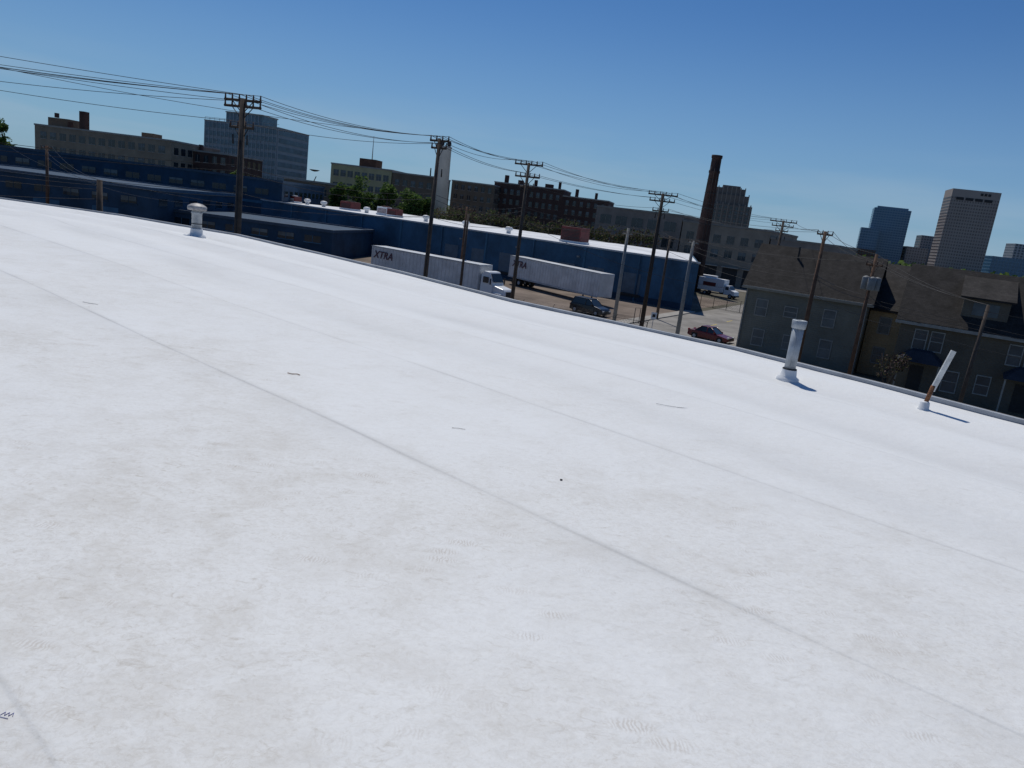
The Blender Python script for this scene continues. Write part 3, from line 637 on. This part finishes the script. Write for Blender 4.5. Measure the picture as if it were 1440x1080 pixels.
# ---------------- utility poles
tips={}
def pole(key,x,y,h,mt=WOOD,arms=(),aa=0,rr=.16,trans=0,lean=(0,0),lamp=False):
    e=empty("utility_pole",x,y,0);top=(lean[0],lean[1],h)
    tubes("shaft",[((0,0,0),top,rr*1.25,rr*.8)],mt,e,12)
    ca,sa=math.cos(aa),math.sin(aa);A=[];I=[];Bc=[]
    for (dz,ln) in arms:
        z=h-dz;A.append(((-ca*ln/2,-sa*ln/2,z),(ca*ln/2,sa*ln/2,z),.07,.07))
        Bc+=[((-ca*ln*.3,-sa*ln*.3,z),(0,0,z-.7),.025,.025),((ca*ln*.3,sa*ln*.3,z),(0,0,z-.7),.025,.025)]
        n_=6 if ln>2 else 4
        for i in range(n_):
            t_=-.48+.96*i/(n_-1)
            I.append(((ca*ln*t_,sa*ln*t_,z+.05),(ca*ln*t_,sa*ln*t_,z+.32),.055,.035))
            tips.setdefault(key,[]).append((x+lean[0]+ca*ln*t_,y+lean[1]+sa*ln*t_,z+.3))
    if A:
        sh=lambda Q:[(tuple(Vector(a)+Vector((lean[0],lean[1],0))),tuple(Vector(b_)+Vector((lean[0],lean[1],0))),c,d) for a,b_,c,d in Q]
        tubes("crossarms",sh(A),mt,e,6);tubes("insulators",sh(I),PORC,e,8);tubes("braces",sh(Bc),DARK,e,5)
    for i in range(trans):
        a=aa+i*2.2;cx,cy=.42*math.cos(a),.42*math.sin(a)-.1
        lathe("transformer",[(.25,0),(.27,.05),(.27,.85),(.2,.95),(.05,1.0)],GRAYP,e,14).location=(cx,cy,h-2.6)
    if len(arms)>1:
        tubes("cutouts",[((ca*k_+lean[0],sa*k_-.15,h-2.4),(ca*k_+lean[0],sa*k_-.2,h-1.9),.05,.04) for k_ in(-.45,.45)]+[((.0,-rr-.03,2.5),(lean[0],-rr*.8-.03,h-2.2),.03,.03)],DARK,e,6)
    tips.setdefault(key,[]).append((x+lean[0],y+lean[1],h))
pole('Z',-44,40,15.2,arms=((.2,2.6),(1.1,2.6)),aa=rad(-20))
pole('A',-16.4,42,14.7,arms=((.1,2.3),(.42,2.3),(1.5,1.5)),aa=rad(-15),rr=.19)
pole('B',-6.75,50,14.6,mt=WOOD,arms=((.15,1.5),(.6,1.2)),aa=rad(-30),rr=.14,lean=(.1,0))
pole('C',-.9,62,14.6,arms=((.15,2.5),(1.1,2.2),(1.9,1.3)),aa=rad(-25),rr=.15)
pole('D',12.3,75,14.2,mt=mat("dark_pole",(.045,.035,.03),.9,.3,3),arms=((.15,2.9),(.75,2.5),(1.7,1.6)),aa=rad(-20),rr=.19)
pole('E',30.9,95,13.8,arms=((.15,3.2),(.7,2.6),(1.3,1.5)),aa=rad(-20),rr=.18)
pole('F',23.3,61,12.2,mt=WOODR,arms=((.25,1.2),),aa=rad(-10),rr=.16)
pole('G',-70.5,109,11.6,arms=((.3,1.6),),rr=.22,mt=WOODR)
pole('H',-34.6,60,9.0,rr=.26)
pole('I',9.85,78,10.5,mt=GRAYP,rr=.17,arms=((.6,1.1),))
pole('J',15.4,72,10.1,mt=GRAYP,rr=.17,arms=((.2,1.0),))
pole('K',25.0,55,10.9,rr=.13,trans=3,mt=WOODR,arms=((.8,1.2),))
pole('L',27.8,45.5,8.7,mt=WOOD,rr=.12,lean=(.2,0))
pole('M',-6.5,76,9.9,mt=WOOD,rr=.13)
pole('N',16.8,92,10.2,mt=WOOD,rr=.15,arms=((.3,1.3),))
pole('P',-8.4,95,10.6,mt=WOODR,rr=.14,arms=((.4,2.4),),aa=rad(-10))
pole('Q',62,30,10,arms=((.3,2),))
# ---------------- wires
cu=bpy.data.curves.new("overhead_wires",'CURVE');cu.dimensions='3D';cu.bevel_depth=.015;cu.bevel_resolution=1
def wire(a,b_,sag):
    sp=cu.splines.new('POLY');n_=18;sp.points.add(n_)
    for i in range(n_+1):
        t_=i/n_;P=Vector(a).lerp(Vector(b_),t_);P.z-=4*sag*t_*(1-t_);sp.points[i].co=(*P,1)
def span(a,b_,ia,ib,sag):
    for i,j in zip(ia,ib):wire(tips[a][min(i,len(tips[a])-1)],tips[b_][min(j,len(tips[b_])-1)],sag*random.uniform(.6,1.4))
span('Z','A',(0,1,3,4,5,8,10),(0,1,4,5,6,9,12),.5)
span('A','B',(0,2,3,5,7,10,12),(0,1,2,3,4,5,6),.45)
span('B','C',(0,1,2,3,5,6),(0,2,3,5,7,9),.35)
span('C','D',(0,2,3,5,7,9,13),(0,2,3,5,7,10,13),.5)
span('D','E',(0,2,3,5,8,12),(0,2,3,5,8,13),.6)
span('D','F',(13,15),(0,3),.5);span('E','F',(2,4),(0,3),.5)
span('F','K',(0,3,4),(0,2,4),.4);span('K','L',(0,2,4),(0,0,0),.3)
span('J','K',(0,2),(1,3),.6);span('I','J',(0,3),(0,3),.2);span('M','I',(0,),(1,),.6)
span('G','H',(0,3),(0,0),.8);span('H','M',(0,),(0,),.9);span('P','N',(0,3),(0,3),.8)
for dz in(0,.5,1.1,2.6):
    wire((-44,40,10-dz),(-34.6,60,8.8-dz*.5),.3)
wire((-44,40,15.9),(-16.4,42,14.9),.2);wire((-44,40,16.2),(-6.75,50,14.7),.9)
for dz,sg in((3.5,.5),(3.8,.6),(5,.4)):
    wire((-44,40,14.8-dz),(-16.4,42,14.7-dz),sg);wire((-16.4,42,14.7-dz),(-6.75,50,14.6-dz),sg);wire((-6.75,50,14.6-dz),(-.9,62,14.6-dz),sg)
    wire((-.9,62,14.6-dz),(12.3,75,14.2-dz),sg);wire((12.3,75,14.2-dz),(23.3,61,12.2-dz),sg*1.4);wire((23.3,61,12.2-dz),(25,55,10.9-dz+.5),.2);wire((25,55,11.2-dz),(62,30,10.5-dz),1)
wire((-.9,62,10),(22,72.5,6.2),1.2);wire((25,55,8),(32,60,6),.3);wire((27.8,45.5,8.3),(62,30,9),.6);wire((27.8,45.5,8.0),(36,58,6),.5)
wire((-70.5,109,11),(-140,80,11),1.5);wire((-16.4,42,9),(-70.5,109,10),1.5);wire((-16.4,42,9.5),(-80,115,10.8),1.5)
wo=bpy.data.objects.new("overhead_wires",cu);C.objects.link(wo);cu.materials.append(mat("wire_black",(.035,.035,.04),.6))
# ---------------- chain link fences
def fence(pts,h=2.1,arm=True,step=3):
    e=empty("chain_link_fence");P=[];Wr=[]
    for a,b_ in zip(pts,pts[1:]):
        a=Vector((*a,0));b_=Vector((*b_,0));ln=(b_-a).length;n_=max(1,int(ln/step))
        for i in range(n_+1):
            q=a.lerp(b_,i/n_);P.append((q,q+Vector((0,0,h)),.04,.04))
            if arm:P.append((q+Vector((0,0,h)),q+Vector((.15,-.3,h+.35)),.02,.02))
        for z in(.1,h):Wr.append((a+Vector((0,0,z)),b_+Vector((0,0,z)),.025,.025))
        if arm:
            for k in(.12,.24,.36):Wr.append((a+Vector((.15*k*3,-.3*k*3,h+k)),b_+Vector((.15*k*3,-.3*k*3,h+k)),.01,.01))
        d=(b_-a).normalized();n2=int(ln/.3)
        for i in range(n2):
            q=a+d*(i*.3)
            Wr.append((q+Vector((0,0,0)),q+d*min(h,ln-i*.3)+Vector((0,0,min(h,ln-i*.3))),.006,.006))
            Wr.append((q+Vector((0,0,h)),q+d*min(h,ln-i*.3)+Vector((0,0,h-min(h,ln-i*.3))),.006,.006))
    tubes("posts",P,DARK,e,6);tubes("mesh_and_rails",Wr,DARK,e,3)
fence([(-75,96),(-35,82),(0,73),(12,70)]);fence([(28,118),(35,113),(38,119)],1.8,False,2);fence([(12.9,84.6),(13.6,85.2)],1.8,False,2)
# small sign by the pole
e=empty("parking_sign",13.2,74,0)
tubes("post",[((0,0,0),(0,0,2.6),.03,.03)],GALV,e,6);boxes("panel",[(-.28,-.03,2.0,.28,-.022,2.7)],WHITE,e);boxes("legend",[(-.15,-.04,2.2,.15,-.033,2.5)],DARK,e)
